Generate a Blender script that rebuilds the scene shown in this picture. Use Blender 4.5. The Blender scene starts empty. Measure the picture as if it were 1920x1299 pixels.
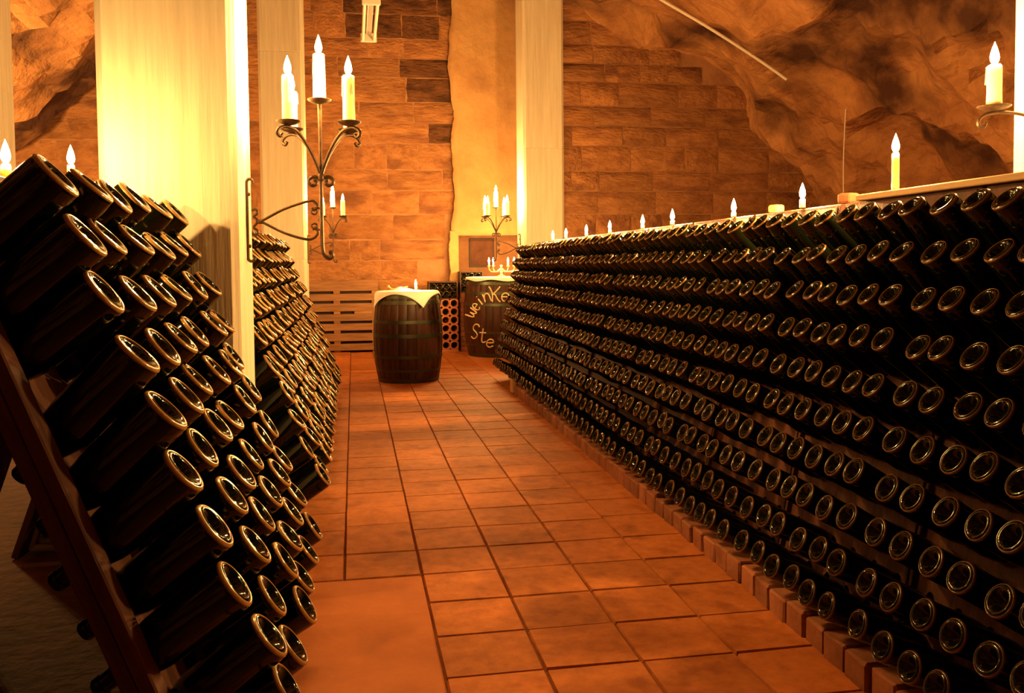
import bpy, bmesh, math, random
from mathutils import Vector, Matrix, noise

random.seed(7)
PI = math.pi
S = bpy.context.scene
COL = S.collection

# ------------------------------------------------------------------ camera
cam_d = bpy.data.cameras.new('camera')
cam_d.sensor_width = 36.0
cam_d.lens = 1695.0 / 1920.0 * 36.0
cam_d.shift_x = (960 - 956) / 1920.0
cam_d.shift_y = (570 - 649.5) / 1920.0
cam_d.clip_start = 0.05
cam = bpy.data.objects.new('camera', cam_d)
COL.objects.link(cam)
YAW, PITCH, ROLL, EYE = 0.1707, 0.0455, -0.010, 1.237
fw = Vector((math.sin(YAW) * math.cos(PITCH), math.cos(YAW) * math.cos(PITCH), -math.sin(PITCH)))
rt0 = Vector((math.cos(YAW), -math.sin(YAW), 0))
up0 = rt0.cross(fw)
rt = math.cos(ROLL) * rt0 + math.sin(ROLL) * up0
up = -math.sin(ROLL) * rt0 + math.cos(ROLL) * up0
cam.matrix_world = Matrix(((rt.x, up.x, -fw.x, 0), (rt.y, up.y, -fw.y, 0), (rt.z, up.z, -fw.z, EYE), (0, 0, 0, 1)))
S.camera = cam

# ------------------------------------------------------------------ world, exposure
w = bpy.data.worlds.new('world'); S.world = w
w.use_nodes = True
w.node_tree.nodes['Background'].inputs[0].default_value = (0.10, 0.05, 0.02, 1)
w.node_tree.nodes['Background'].inputs[1].default_value = 0.02
S.view_settings.view_transform = 'Standard'
S.view_settings.look = 'None'
S.view_settings.gamma = 1.0
S.view_settings.use_curve_mapping = False
S.view_settings.exposure = 1.52
S.cycles.max_bounces = 6; S.cycles.diffuse_bounces = 3; S.cycles.glossy_bounces = 2; S.cycles.transmission_bounces = 1
S.cycles.adaptive_threshold = 0.025; S.cycles.transparent_max_bounces = 4; S.cycles.caustics_reflective = False; S.cycles.caustics_refractive = False

FLAME_RGB = (1.0, 0.50, 0.14)
CANDLE_W = 14.0           # power of one ordinary candle flame

# ------------------------------------------------------------------ materials
def new_mat(name):
    m = bpy.data.materials.new(name); m.use_nodes = True
    nt = m.node_tree
    return m, nt, nt.nodes['Principled BSDF']

def nd(nt, t, **kw):
    n = nt.nodes.new(t)
    for k, v in kw.items():
        if hasattr(n, k): setattr(n, k, v)
        else: n.inputs[k].default_value = v
    return n

def rough_mat(name, c1, c2, scale=4.0, rough=0.85, bump=0.4, stretch=(1, 1, 1), rnd=0.0, detail=8, bscale=None, spec=0.3,
              dark=None, dark_scale=1.2, dark_lo=0.55, dark_hi=0.7, dist=0.02, coord='Object'):
    """two-tone noise material with fine relief; rnd = brightness change from piece to piece"""
    m, nt, p = new_mat(name)
    L = nt.links.new
    tc = nd(nt, 'ShaderNodeTexCoord')
    mp = nd(nt, 'ShaderNodeMapping'); mp.inputs['Scale'].default_value = stretch
    oi = nd(nt, 'ShaderNodeObjectInfo')
    if rnd:
        add = nd(nt, 'ShaderNodeVectorMath', operation='ADD')
        mul = nd(nt, 'ShaderNodeMath', operation='MULTIPLY'); mul.inputs[1].default_value = 37.0
        L(oi.outputs['Random'], mul.inputs[0]); L(tc.outputs[coord], add.inputs[0]); L(mul.outputs[0], add.inputs[1])
        L(add.outputs[0], mp.inputs['Vector'])
    else:
        L(tc.outputs[coord], mp.inputs['Vector'])
    n1 = nd(nt, 'ShaderNodeTexNoise'); n1.inputs['Scale'].default_value = scale; n1.inputs['Detail'].default_value = detail
    n1.inputs['Roughness'].default_value = 0.65
    L(mp.outputs[0], n1.inputs['Vector'])
    r = nd(nt, 'ShaderNodeValToRGB')
    r.color_ramp.elements[0].position = 0.32; r.color_ramp.elements[0].color = (*c1, 1)
    r.color_ramp.elements[1].position = 0.68; r.color_ramp.elements[1].color = (*c2, 1)
    L(n1.outputs['Fac'], r.inputs[0])
    out = r.outputs[0]
    if dark:
        n3 = nd(nt, 'ShaderNodeTexNoise'); n3.inputs['Scale'].default_value = dark_scale; n3.inputs['Detail'].default_value = 6
        L(mp.outputs[0], n3.inputs['Vector'])
        r3 = nd(nt, 'ShaderNodeValToRGB'); r3.color_ramp.elements[0].position = dark_lo; r3.color_ramp.elements[1].position = dark_hi
        L(n3.outputs['Fac'], r3.inputs[0])
        mx = nd(nt, 'ShaderNodeMix', data_type='RGBA'); mx.inputs[7].default_value = (*dark, 1)
        L(r3.outputs[0], mx.inputs[0]); L(out, mx.inputs[6]); out = mx.outputs[2]
    if rnd:
        hs = nd(nt, 'ShaderNodeHueSaturation')
        mr = nd(nt, 'ShaderNodeMapRange'); mr.inputs[3].default_value = 1 - rnd; mr.inputs[4].default_value = 1 + rnd
        L(oi.outputs['Random'], mr.inputs[0]); L(mr.outputs[0], hs.inputs['Value']); L(out, hs.inputs['Color']); out = hs.outputs[0]
    L(out, p.inputs['Base Color'])
    p.inputs['Roughness'].default_value = rough
    p.inputs['Specular IOR Level'].default_value = spec
    if bump:
        n2 = nd(nt, 'ShaderNodeTexNoise'); n2.inputs['Scale'].default_value = bscale or scale * 4; n2.inputs['Detail'].default_value = 6
        L(mp.outputs[0], n2.inputs['Vector'])
        b = nd(nt, 'ShaderNodeBump'); b.inputs['Strength'].default_value = bump; b.inputs['Distance'].default_value = dist
        L(n2.outputs['Fac'], b.inputs['Height']); L(b.outputs[0], p.inputs['Normal'])
    return m

def plain_mat(name, c, rough=0.5, metal=0.0, spec=0.5):
    m, nt, p = new_mat(name)
    p.inputs['Base Color'].default_value = (*c, 1); p.inputs['Roughness'].default_value = rough
    p.inputs['Metallic'].default_value = metal; p.inputs['Specular IOR Level'].default_value = spec
    return m

M = {}
M['rock'] = rough_mat('rock', (0.27, 0.115, 0.042), (0.54, 0.275, 0.11), 1.5, 0.95, 1.0, rnd=0, bscale=5, dark=(0.06, 0.023, 0.012), dark_scale=0.6, dark_lo=0.44, dark_hi=0.58, dist=0.08)
M['block'] = rough_mat('sandstone block', (0.24, 0.10, 0.036), (0.43, 0.205, 0.08), 2.6, 0.95, 0.9, rnd=0.16, bscale=8, dark=(0.17, 0.07, 0.035), dark_scale=1.1, dark_lo=0.52, dark_hi=0.72, dist=0.04)
M['soot'] = rough_mat('smoke and shadow dark block', (0.04, 0.016, 0.008), (0.19, 0.082, 0.034), 2.6, 0.95, 0.9, rnd=0.12, bscale=8, dist=0.04)  # serves real soot and a shadow painted high on the end wall
M['joint'] = rough_mat('wall core', (0.27, 0.13, 0.06), (0.42, 0.22, 0.11), 3, 0.95, 0.8, bscale=9)
M['plaster'] = rough_mat('old plaster', (0.46, 0.26, 0.105), (0.58, 0.36, 0.155), 1.6, 0.95, 0.6, bscale=14, dark=(0.34, 0.17, 0.08), dark_scale=1.3, dark_lo=0.56, dark_hi=0.74)
M['tile'] = rough_mat('floor tile', (0.34, 0.106, 0.024), (0.50, 0.172, 0.040), 5.0, 0.66, 0.3, rnd=0.13, bscale=40, spec=0.2, dark=(0.23, 0.062, 0.015), dark_scale=2.4, dark_lo=0.54, dark_hi=0.78, dist=0.004)
M['grout'] = rough_mat('floor joint', (0.16, 0.055, 0.017), (0.26, 0.095, 0.03), 6, 0.95, 0.4)
M['screed'] = rough_mat('floor screed', (0.40, 0.122, 0.030), (0.52, 0.175, 0.046), 3.0, 0.7, 0.3, bscale=30, dist=0.004)
M['shade_floor'] = rough_mat('floor with painted shade', (0.055, 0.022, 0.009), (0.11, 0.045, 0.018), 4, 0.95, 0.5)  # floor colour darkened to hold the shade around the magnum racks
M['concrete'] = rough_mat('board marked concrete', (0.56, 0.51, 0.38), (0.72, 0.67, 0.52), 4.0, 0.85, 0.5, stretch=(7, 7, 0.35), bscale=5, rnd=0.03, dist=0.012)
M['rack'] = rough_mat('rack wood', (0.040, 0.012, 0.005), (0.105, 0.034, 0.013), 5.0, 0.65, 0.3, stretch=(6, 6, 0.8), rnd=0.15, dist=0.006)
M['palewood'] = rough_mat('pale wood', (0.17, 0.082, 0.035), (0.30, 0.155, 0.07), 5.0, 0.75, 0.35, stretch=(0.6, 6, 6), rnd=0.14, dist=0.006)
M['plankwood'] = rough_mat('plank wood', (0.40, 0.27, 0.14), (0.52, 0.36, 0.2), 5.0, 0.75, 0.35, stretch=(6, 0.6, 6), rnd=0.1, dist=0.006)
M['stave'] = rough_mat('stave wood', (0.022, 0.007, 0.003), (0.062, 0.020, 0.008), 5.0, 0.45, 0.35, stretch=(8, 8, 0.8), rnd=0.2, dist=0.006)
M['brick'] = rough_mat('brick', (0.19, 0.066, 0.028), (0.34, 0.13, 0.058), 9.0, 0.9, 0.5, rnd=0.22, dist=0.008)
M['terracotta'] = rough_mat('terracotta', (0.42, 0.15, 0.065), (0.52, 0.2, 0.09), 8.0, 0.85, 0.3, rnd=0.06, dist=0.004)
M['iron'] = rough_mat('wrought iron', (0.055, 0.032, 0.018), (0.12, 0.07, 0.038), 30, 0.42, 0.25, spec=0.6, dist=0.002)
M['iron'].node_tree.nodes['Principled BSDF'].inputs['Metallic'].default_value = 0.55
M['hoop'] = plain_mat('hoop steel', (0.07, 0.08, 0.05), 0.4, 0.8)
M['brass'] = plain_mat('brass', (0.75, 0.5, 0.18), 0.3, 0.9)
M['cloth'] = rough_mat('white cloth', (0.80, 0.76, 0.66), (0.88, 0.84, 0.74), 20, 0.9, 0.2, dist=0.002)
M['paint'] = plain_mat('cream paint', (0.72, 0.56, 0.33), 0.7)
M['white'] = plain_mat('white enamel', (0.78, 0.74, 0.66), 0.45)
M['dark'] = plain_mat('dark wood', (0.05, 0.02, 0.01), 0.6)
M['cork'] = plain_mat('bottle foil', (0.25, 0.16, 0.05), 0.35, 0.4)
M['porcelain'] = plain_mat('porcelain', (0.85, 0.82, 0.74), 0.25)
M['bread'] = rough_mat('bread crust', (0.5, 0.27, 0.09), (0.62, 0.36, 0.14), 20, 0.8, 0.4)
M['print'] = rough_mat('framed print', (0.09, 0.035, 0.018), (0.20, 0.075, 0.035), 6, 0.7, 0)
M['wick'] = plain_mat('wick', (0.02, 0.015, 0.01), 0.9)

m, nt, p = new_mat('dark bottle glass'); M['glass'] = m
p.inputs['Base Color'].default_value = (0.003, 0.004, 0.0015, 1); p.inputs['Roughness'].default_value = 0.06
p.inputs['Specular IOR Level'].default_value = 0.36
m, nt, p = new_mat('thick base glass painted glow'); M['rim'] = m  # amber colour paints in the glow and glints of the lit heel
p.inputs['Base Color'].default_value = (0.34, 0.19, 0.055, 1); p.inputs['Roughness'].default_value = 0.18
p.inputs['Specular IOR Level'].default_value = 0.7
m, nt, p = new_mat('thin base glass painted glow'); M['rim_s'] = m  # dimmer amber, the lit heel ring again put into the colour
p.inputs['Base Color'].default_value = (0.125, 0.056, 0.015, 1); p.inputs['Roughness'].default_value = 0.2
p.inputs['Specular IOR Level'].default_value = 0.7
m, nt, p = new_mat('wax'); M['wax'] = m
p.inputs['Base Color'].default_value = (0.92, 0.86, 0.70, 1); p.inputs['Roughness'].default_value = 0.45
p.inputs['Subsurface Weight'].default_value = 1.0
p.inputs['Subsurface Radius'].default_value = (1.0, 0.55, 0.25)
p.inputs['Subsurface Scale'].default_value = 0.05
m = bpy.data.materials.new('flame'); m.use_nodes = True; nt = m.node_tree; nt.nodes.clear()
o_ = nt.nodes.new('ShaderNodeOutputMaterial'); a_ = nt.nodes.new('ShaderNodeAddShader')
e_ = nt.nodes.new('ShaderNodeEmission'); t_ = nt.nodes.new('ShaderNodeBsdfTransparent')
e_.inputs[0].default_value = (1.0, 0.72, 0.34, 1); e_.inputs[1].default_value = 18.0
nt.links.new(e_.outputs[0], a_.inputs[0]); nt.links.new(t_.outputs[0], a_.inputs[1]); nt.links.new(a_.outputs[0], o_.inputs[0])
M['flame'] = m

# ------------------------------------------------------------------ mesh helpers
class G:
    """collects shapes into one mesh"""
    def __init__(s): s.v = []; s.f = []; s.mi = []
    def add(s, v, f, mi=0):
        b = len(s.v); s.v += [tuple(x) for x in v]; s.f += [tuple(i + b for i in q) for q in f]; s.mi += [mi] * len(f); return s
    def box(s, x0, x1, y0, y1, z0, z1, mi=0):
        v = [(x0, y0, z0), (x1, y0, z0), (x1, y1, z0), (x0, y1, z0), (x0, y0, z1), (x1, y0, z1), (x1, y1, z1), (x0, y1, z1)]
        return s.add(v, [(0, 3, 2, 1), (4, 5, 6, 7), (0, 1, 5, 4), (1, 2, 6, 5), (2, 3, 7, 6), (3, 0, 4, 7)], mi)
    def lathe(s, prof, n=24, M_=None, mi=0):
        v = []; f = []
        for r, z in prof:
            for k in range(n):
                a = 2 * PI * k / n; v.append((r * math.cos(a), r * math.sin(a), z))
        for i in range(len(prof) - 1):
            for k in range(n):
                k2 = (k + 1) % n
                f.append((i * n + k, i * n + k2, (i + 1) * n + k2, (i + 1) * n + k))
        if M_ is not None: v = [M_ @ Vector(q) for q in v]
        return s.add(v, f, mi)
    def tube(s, pts, r, n=8, caps=True, mi=0):
        pts = [Vector(q) for q in pts]; m_ = len(pts)
        rr = r if isinstance(r, (list, tuple)) else [r] * m_
        v = []; f = []; prev = None
        for i in range(m_):
            t = (pts[min(i + 1, m_ - 1)] - pts[max(i - 1, 0)])
            if t.length < 1e-9: t = Vector((0, 0, 1))
            t.normalize()
            if prev is None:
                ref = Vector((0, 0, 1)) if abs(t.z) < 0.9 else Vector((1, 0, 0))
                u = t.cross(ref).normalized()
            else:
                u = (prev - t * prev.dot(t)); u = u.normalized() if u.length > 1e-6 else t.orthogonal().normalized()
            prev = u; w_ = t.cross(u)
            for k in range(n):
                a = 2 * PI * k / n
                v.append(pts[i] + (u * math.cos(a) + w_ * math.sin(a)) * rr[i])
        for i in range(m_ - 1):
            for k in range(n):
                k2 = (k + 1) % n; f.append((i * n + k, i * n + k2, (i + 1) * n + k2, (i + 1) * n + k))
        if caps:
            f.append(tuple(range(n - 1, -1, -1))); f.append(tuple((m_ - 1) * n + k for k in range(n)))
        return s.add(v, f, mi)
    def me(s, name, mats, smooth=False):
        me = bpy.data.meshes.new(name); me.from_pydata(s.v, [], s.f)
        for q in (mats if isinstance(mats, (list, tuple)) else [mats]): me.materials.append(q)
        if any(s.mi): me.polygons.foreach_set('material_index', s.mi)
        if smooth: me.polygons.foreach_set('use_smooth', [True] * len(me.polygons))
        me.update(); return me

def soft(me, angle=40):
    """smooth shading with sharp edges"""
    me.polygons.foreach_set('use_smooth', [True] * len(me.polygons))
    try: me.set_sharp_from_angle(angle=math.radians(angle))
    except Exception: pass
    return me

def bev(me, wd, seg=1):
    bm = bmesh.new(); bm.from_mesh(me)
    bmesh.ops.remove_doubles(bm, verts=bm.verts, dist=1e-6)
    bmesh.ops.bevel(bm, geom=[e for e in bm.edges if len(e.link_faces) == 2 and e.calc_face_angle(0) > 0.6], offset=wd, segments=seg, affect='EDGES', profile=0.5)
    bm.to_mesh(me); bm.free(); return me

def obj(name, me, parent=None, loc=(0, 0, 0), rot=(0, 0, 0), scl=None):
    o = bpy.data.objects.new(name, me); COL.objects.link(o)
    o.location = loc; o.rotation_euler = rot
    if scl: o.scale = scl
    if parent: o.parent = parent
    return o

def tag(o, label, cat, group=None, kind=None):
    o['label'] = label; o['category'] = cat
    if group: o['group'] = group
    if kind: o['kind'] = kind
    return o

def empty(name, loc=(0, 0, 0), rz=0):
    o = bpy.data.objects.new(name, None); COL.objects.link(o)
    o.location = loc; o.rotation_euler = (0, 0, rz); o.empty_display_size = 0.1
    return o

ORD = ['zeroth', 'first', 'second', 'third', 'fourth', 'fifth', 'sixth', 'seventh', 'eighth', 'ninth', 'tenth', 'eleventh', 'twelfth', 'thirteenth',
       'fourteenth', 'fifteenth', 'sixteenth', 'seventeenth', 'eighteenth', 'nineteenth', 'twentieth']
def ordinal(n):
    if n <= 20: return ORD[n]
    t = {2: 'twent', 3: 'thirt', 4: 'fort', 5: 'fift', 6: 'sixt'}[n // 10]
    return t + 'ieth' if n % 10 == 0 else t + 'y-' + ORD[n % 10]

def arc(c, r, a0, a1, n=10, plane='xz'):
    out = []
    for i in range(n + 1):
        a = math.radians(a0 + (a1 - a0) * i / n)
        if plane == 'xz': out.append((c[0] + r * math.cos(a), c[1], c[2] + r * math.sin(a)))
    return out

def spiral(cx, cz, r0, r1, a0, a1, y=0, n=16):
    return [(cx + (r0 + (r1 - r0) * i / n) * math.cos(math.radians(a0 + (a1 - a0) * i / n)), y,
             cz + (r0 + (r1 - r0) * i / n) * math.sin(math.radians(a0 + (a1 - a0) * i / n))) for i in range(n + 1)]

def smooth_path(pts, n=6):
    """Catmull-Rom through the points"""
    P = [Vector(q) for q in pts]; P = [P[0] * 2 - P[1]] + P + [P[-1] * 2 - P[-2]]
    out = []
    for i in range(1, len(P) - 2):
        for k in range(n):
            t = k / n
            out.append(0.5 * ((2 * P[i]) + (P[i + 1] - P[i - 1]) * t + (2 * P[i - 1] - 5 * P[i] + 4 * P[i + 1] - P[i + 2]) * t * t
                              + (3 * P[i] - P[i - 1] - 3 * P[i + 1] + P[i + 2]) * t ** 3))
    out.append(P[-2]); return out

# ------------------------------------------------------------------ the vault
PROF = [(-6.3, -0.1), (-6.0, 0.9), (-5.2, 2.1), (-4.2, 3.0), (-3.35, 3.8), (-1.8, 4.75), (0.0, 5.35), (1.6, 5.45), (3.2, 4.95), (5.06, 3.98), (6.3, 3.1), (7.3, 2.15), (7.9, 1.1), (8.1, -0.1)]
prof = smooth_path([(x, 0, z) for x, z in PROF], 9)
def vault_z(x):
    for a, b in zip(prof, prof[1:]):
        if a.x <= x <= b.x: return a.z + (b.z - a.z) * (x - a.x) / max(1e-6, b.x - a.x)
    return 0
NY = 120; Y0, Y1 = -4.0, 13.5
verts = []; faces = []
for j in range(NY + 1):
    y = Y0 + (Y1 - Y0) * j / NY
    for i, q in enumerate(prof):
        t = (prof[min(i + 1, len(prof) - 1)] - prof[max(i - 1, 0)]).normalized()
        nrm = Vector((-t.z, 0, t.x))
        pq = Vector((q.x, y, q.z))
        d = noise.fractal(pq * 0.45, 0.9, 2.1, 5) * 0.22
        d += (abs(noise.noise(pq * 0.9 + Vector((3, 1, 7)))) - 0.25) * 0.55        # ledges and slabs of the hewn rock
        d += noise.fractal(pq * 2.3, 0.8, 2.0, 4) * 0.09
        verts.append(pq + nrm * d)
n_ = len(prof)
for j in range(NY):
    for i in range(n_ - 1):
        faces.append((j * n_ + i, j * n_ + i + 1, (j + 1) * n_ + i + 1, (j + 1) * n_ + i))
g = G(); g.add(verts, faces)
vault = obj('ceiling', g.me('ceiling', M['rock']))
tag(vault, 'rough hewn rock vault arching over the whole cellar', 'ceiling', kind='structure')

# the wall behind the photographer closes the tunnel
g = G(); g.box(-6.6, 8.4, -4.2, -3.9, -0.1, 5.9)
tag(obj('wall_front', g.me('wall_front', M['rock'])), 'rock wall closing the cellar behind the camera', 'wall', kind='structure')

# ------------------------------------------------------------------ the far wall: core, niche and its blocks
WY = 13.12
NX0, NX1, NZ1 = 1.46, 2.62, 1.66                     # niche opening
g = G()
g.box(-6.6, NX0, WY, WY + 0.5, -0.1, 5.9); g.box(NX1, 8.4, WY, WY + 0.5, -0.1, 5.9); g.box(NX0, NX1, WY, WY + 0.5, NZ1, 5.9)
g.box(NX0, NX1, WY + 0.36, WY + 0.5, -0.1, NZ1)
wall = obj('wall_back', g.me('wall_back', M['joint']))
tag(wall, 'far sandstone end wall of coursed worn blocks behind the barrels', 'wall', kind='structure')
bricks = []; soot_shade_blocks = []
for vi in range(6):                                   # six shapes of weathered block, unit size, face towards -y
    rr = random.Random(100 + vi); gg = G(); N = 5
    vv = []; ff = []
    for b in range(N + 1):
        for a in range(N + 1):
            u, v = a / N - 0.5, b / N - 0.5
            e = 1.0 if 0 < a < N and 0 < b < N else 0.0
            du = rr.uniform(-.02, .02) * (a not in (0, N)); 
            vv.append((u + du + rr.uniform(-.012, .012), -0.06 * e - rr.uniform(0, 0.05) * e, v + rr.uniform(-.025, .025)))
    for b in range(N):
        for a in range(N):
            ff.append((b * (N + 1) + a, b * (N + 1) + a + 1, (b + 1) * (N + 1) + a + 1, (b + 1) * (N + 1) + a))
    gg.add(vv, ff)
    ring = [a for a in range(N + 1)] + [(b) * (N + 1) + N for b in range(1, N + 1)] + [N * (N + 1) + a for a in range(N - 1, -1, -1)] + [b * (N + 1) for b in range(N - 1, 0, -1)]
    base = len(gg.v); back = [(gg.v[i][0], 0.6, gg.v[i][2]) for i in ring]
    gg.v += back
    for k in range(len(ring)):
        k2 = (k + 1) % len(ring)
        gg.f.append((ring[k], base + k, base + k2, ring[k2])); gg.mi.append(0)
    bricks.append(soft(gg.me('stone_block', M['block']), 55))
    soot_shade_blocks.append(bricks[-1].copy()); soot_shade_blocks[-1].materials[0] = M['soot']
z = 0.0; rnd = random.Random(5); nb = 0
while z < 5.5:
    h = rnd.uniform(0.27, 0.38)
    x = -6.0 - rnd.uniform(0, 0.5)
    while x < 7.8:
        wd = rnd.uniform(0.42, 0.95)
        xc, zc = x + wd / 2, z + h / 2
        x += wd
        if vault_z(xc) + 0.15 < z: continue
        if xc + wd / 2 > NX0 and xc - wd / 2 < NX1 and z < NZ1: continue
        if 1.55 < xc - wd / 2 and xc + wd / 2 < 2.9 and z > 1.7: continue          # hidden under the plaster
        flat = 0.45 if xc < 1.3 else 1.0
        soot = (0.75 < xc < 1.6 and z > 2.3 and rnd.random() < .85) or (-.2 < xc < .75 and z > 4.3)      # smoke blackened beside the plaster; the topmost further in carry a painted shadow
        obj('stone_block', (soot_shade_blocks if soot else bricks)[rnd.randrange(6)], wall, (xc, WY - 0.012 * flat, zc), (0, rnd.uniform(-.012, .012), 0), (wd - 0.016, 0.34 * flat * rnd.uniform(.5, 1.5), h - 0.016))
        nb += 1
    z += h
# plaster skin over the niche
def plaster_patch(name, x0, x1, z0, z1, y, seed):
    NXX, NZZ = 34, 70; vv = []; ff = []
    for b in range(NZZ + 1):
        for a in range(NXX + 1):
            u, v = a / NXX, b / NZZ
            zz = z0 + (z1 - z0) * v
            xl = x0 + 0.05 * noise.fractal(Vector((seed, zz * 1.1, 0)), 0.6, 2.3, 6)
            xx = xl + (x1 - xl) * u
            d = 0.03 * noise.fractal(Vector((xx * 1.5, zz * 1.5, seed)), 0.9, 2, 4)
            vv.append((xx, y + d + (0.05 if a in (0, NXX) else 0) + (0.05 if b in (0,) else 0), zz))
    for b in range(NZZ):
        for a in range(NXX):
            i = b * (NXX + 1) + a; ff.append((i, i + 1, i + NXX + 2, i + NXX + 1))
    gg = G(); gg.add(vv, ff)
    o = obj(name, gg.me(name, M['plaster'], True), wall)
    return o
plaster_patch('plaster_patch', 1.42, 3.02, 1.64, 5.3, WY - 0.15, 3.0)
plaster_patch('plaster_patch', 1.36, 1.50, 0.0, 1.70, WY - 0.14, 9.0)

# ------------------------------------------------------------------ floor and its tiles
g = G(); g.box(-6.6, 8.4, -4.2, 13.7, -0.2, -0.010)
floor = obj('floor', g.me('floor', M['grout']))
tag(floor, 'floor of large square terracotta tiles down the aisle', 'floor', kind='structure')
T = 0.3065; TX0 = -0.058; TY0 = 2.644
tiles = []
for vi in range(4):
    rr = random.Random(40 + vi); gg = G(); h = 0.5
    gg.box(-h, h, -h, h, -0.02, 0.0)
    me_ = bev(gg.me('tile', M['tile']), 0.012, 1)
    for vtx in me_.vertices: vtx.co.z += rr.uniform(-.0012, .0012); vtx.co.x += rr.uniform(-.004, .004); vtx.co.y += rr.uniform(-.004, .004)
    tiles.append(me_)
rnd = random.Random(11)
shift = {-2: .09, -1: .05, 0: .12, 1: 0, 2: 0, 3: 0.0, 4: .04}
ntile = 0
for c in range(-2, 5):
    r = -3
    while True:
        off = shift[c] if r >= 5 else 0
        yc = TY0 + (r + 0.5) * T + off
        if yc > 13.0: break
        xc = TX0 + (c + 0.5) * T
        slab = c == 0 and r in (-1, 0, 1, 2)
        if slab and r == -1:          # cast patch instead of tiles near the magnum rack
            g = G(); g.box(-0.40, T - .004, -0.02, 4 * T - .01, -0.03, 0.0)
            obj('cast_patch', bev(g.me('cast_patch', M['screed']), 0.006), floor, (TX0, TY0 - T, 0.0))
        if not slab and not (c in (-1, -2) and -1 <= r <= 2):
            gap = 0.004 if r > 4 else 0.007
            if r == 4 and shift[c]:
                obj('tile', tiles[rnd.randrange(4)], floor, (xc, yc + shift[c] / 2, rnd.uniform(-.0015, .0015)), (rnd.uniform(-.003, .003), rnd.uniform(-.003, .003), 0), (T - gap, T + shift[c] - gap, 1))
            else:
                obj('tile', tiles[rnd.randrange(4)], floor, (xc, yc, rnd.uniform(-.0015, .0015)), (rnd.uniform(-.003, .003), rnd.uniform(-.003, .003), rnd.uniform(-.004, .004)), (T - gap, T - gap, 1))
            ntile += 1
        r += 1
# screed beyond the tiled aisle
g = G(); g.box(TX0 + 5 * T + .004, 8.2, -4, 13.3, -0.06, -0.004)
obj('screed', g.me('screed', M['screed']), floor)
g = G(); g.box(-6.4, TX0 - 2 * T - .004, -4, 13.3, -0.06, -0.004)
obj('shade_floor_strip', g.me('shade_floor_strip', M['shade_floor']), floor)  # dark colour stands in for shade behind the magnum racks

# ------------------------------------------------------------------ pillars
def pillar(x0, x1, y0, y1, seams, label):
    c = 0.028
    def section(z0, z1):
        pl = [(x0 + c, y0), (x1 - c, y0), (x1, y0 + c), (x1, y1 - c), (x1 - c, y1), (x0 + c, y1), (x0, y1 - c), (x0, y0 + c)]
        cx, cy = (x0 + x1) / 2, (y0 + y1) / 2; k = 0.985
        sm = lambda q: (cx + (q[0] - cx) * k, cy + (q[1] - cy) * k)
        v = [(*sm(q), z0) for q in pl] + [(*q, z0 + .006) for q in pl] + [(*q, z1 - .006) for q in pl] + [(*sm(q), z1) for q in pl]
        f = [(a * 8 + i, a * 8 + (i + 1) % 8, a * 8 + 8 + (i + 1) % 8, a * 8 + 8 + i) for a in range(3) for i in range(8)]
        f += [tuple(range(7, -1, -1)), tuple(range(24, 32))]
        v = [(q[0] - cx, q[1] - cy, q[2]) for q in v]
        return G().add(v, f).me('concrete_section', M['concrete'])
    e = empty('pillar', ((x0 + x1) / 2, (y0 + y1) / 2, 0)); zs = [-0.01] + seams + [5.9]
    for a, b in zip(zs, zs[1:]): obj('concrete_section', section(a, b), e)
    tag(e, label, 'pillar', kind='structure'); return e
pillar(-0.918, -0.425, 3.53, 4.02, [2.9], 'thick pale concrete pillar beside the magnum bottle rack')
pillar(-1.022, -0.528, 10.6, 11.09, [1.3, 3.65], 'slim looking pale concrete pillar behind the nearest candle bracket')
pillar(2.012, 2.505, 10.6, 11.09, [2.6], 'pale concrete pillar at the far end of the long bottle rack')
pillar(2.65, 3.14, 2.83, 3.32, [2.9], 'pale concrete pillar at the edge, holding a single candle bracket')

pillar(-3.69, -3.195, 9.0, 9.49, [2.9], 'pale concrete pillar just showing at the far edge behind the magnums')
# ------------------------------------------------------------------ bottles
MAG = [(0.0005, -.036), (.014, -.032), (.026, -.018), (.036, -.006), (.0425, -.001), (.047, 0), (.0545, -.003), (.0595, -.009), (.0615, -.019), (.0615, -.200),
       (.058, -.228), (.047, -.262), (.031, -.295), (.0225, -.325), (.0205, -.350), (.0235, -.352), (.0235, -.366), (.019, -.372), (.0005, -.372)]
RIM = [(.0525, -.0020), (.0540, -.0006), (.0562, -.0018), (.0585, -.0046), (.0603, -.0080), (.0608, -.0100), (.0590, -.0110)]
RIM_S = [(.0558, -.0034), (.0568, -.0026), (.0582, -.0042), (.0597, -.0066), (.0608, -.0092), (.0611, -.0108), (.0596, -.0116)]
def bottle_mesh(n): return soft(G().lathe(MAG, n).me('bottle', M['glass']), 50)
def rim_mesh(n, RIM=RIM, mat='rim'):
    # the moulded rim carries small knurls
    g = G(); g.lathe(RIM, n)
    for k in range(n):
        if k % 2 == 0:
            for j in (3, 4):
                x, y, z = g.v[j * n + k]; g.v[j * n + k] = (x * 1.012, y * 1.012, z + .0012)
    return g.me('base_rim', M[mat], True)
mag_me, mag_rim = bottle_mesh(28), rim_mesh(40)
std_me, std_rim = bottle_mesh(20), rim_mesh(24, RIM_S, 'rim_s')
SS = (0.71, 0.71, 0.81)

# rows: base centres of a row are a straight line along the rack; row 1 is the top one
def left_row(k):                                  # distance from the aisle axis, height, tilt
    r = 10 - k
    return 0.159 + 0.052 * r, 0.270 + 0.130 * r, math.radians(34 + 12 * r / 9)
def right_row(k):
    r = 10 - k
    return 1.400 + 0.0297 * r, 0.186 + 0.1346 * r, math.radians(23 + 24 * r / 9)
RROT = 0.0095
def right_xy(x, y): return x + RROT * (y - 2.4), y

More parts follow.
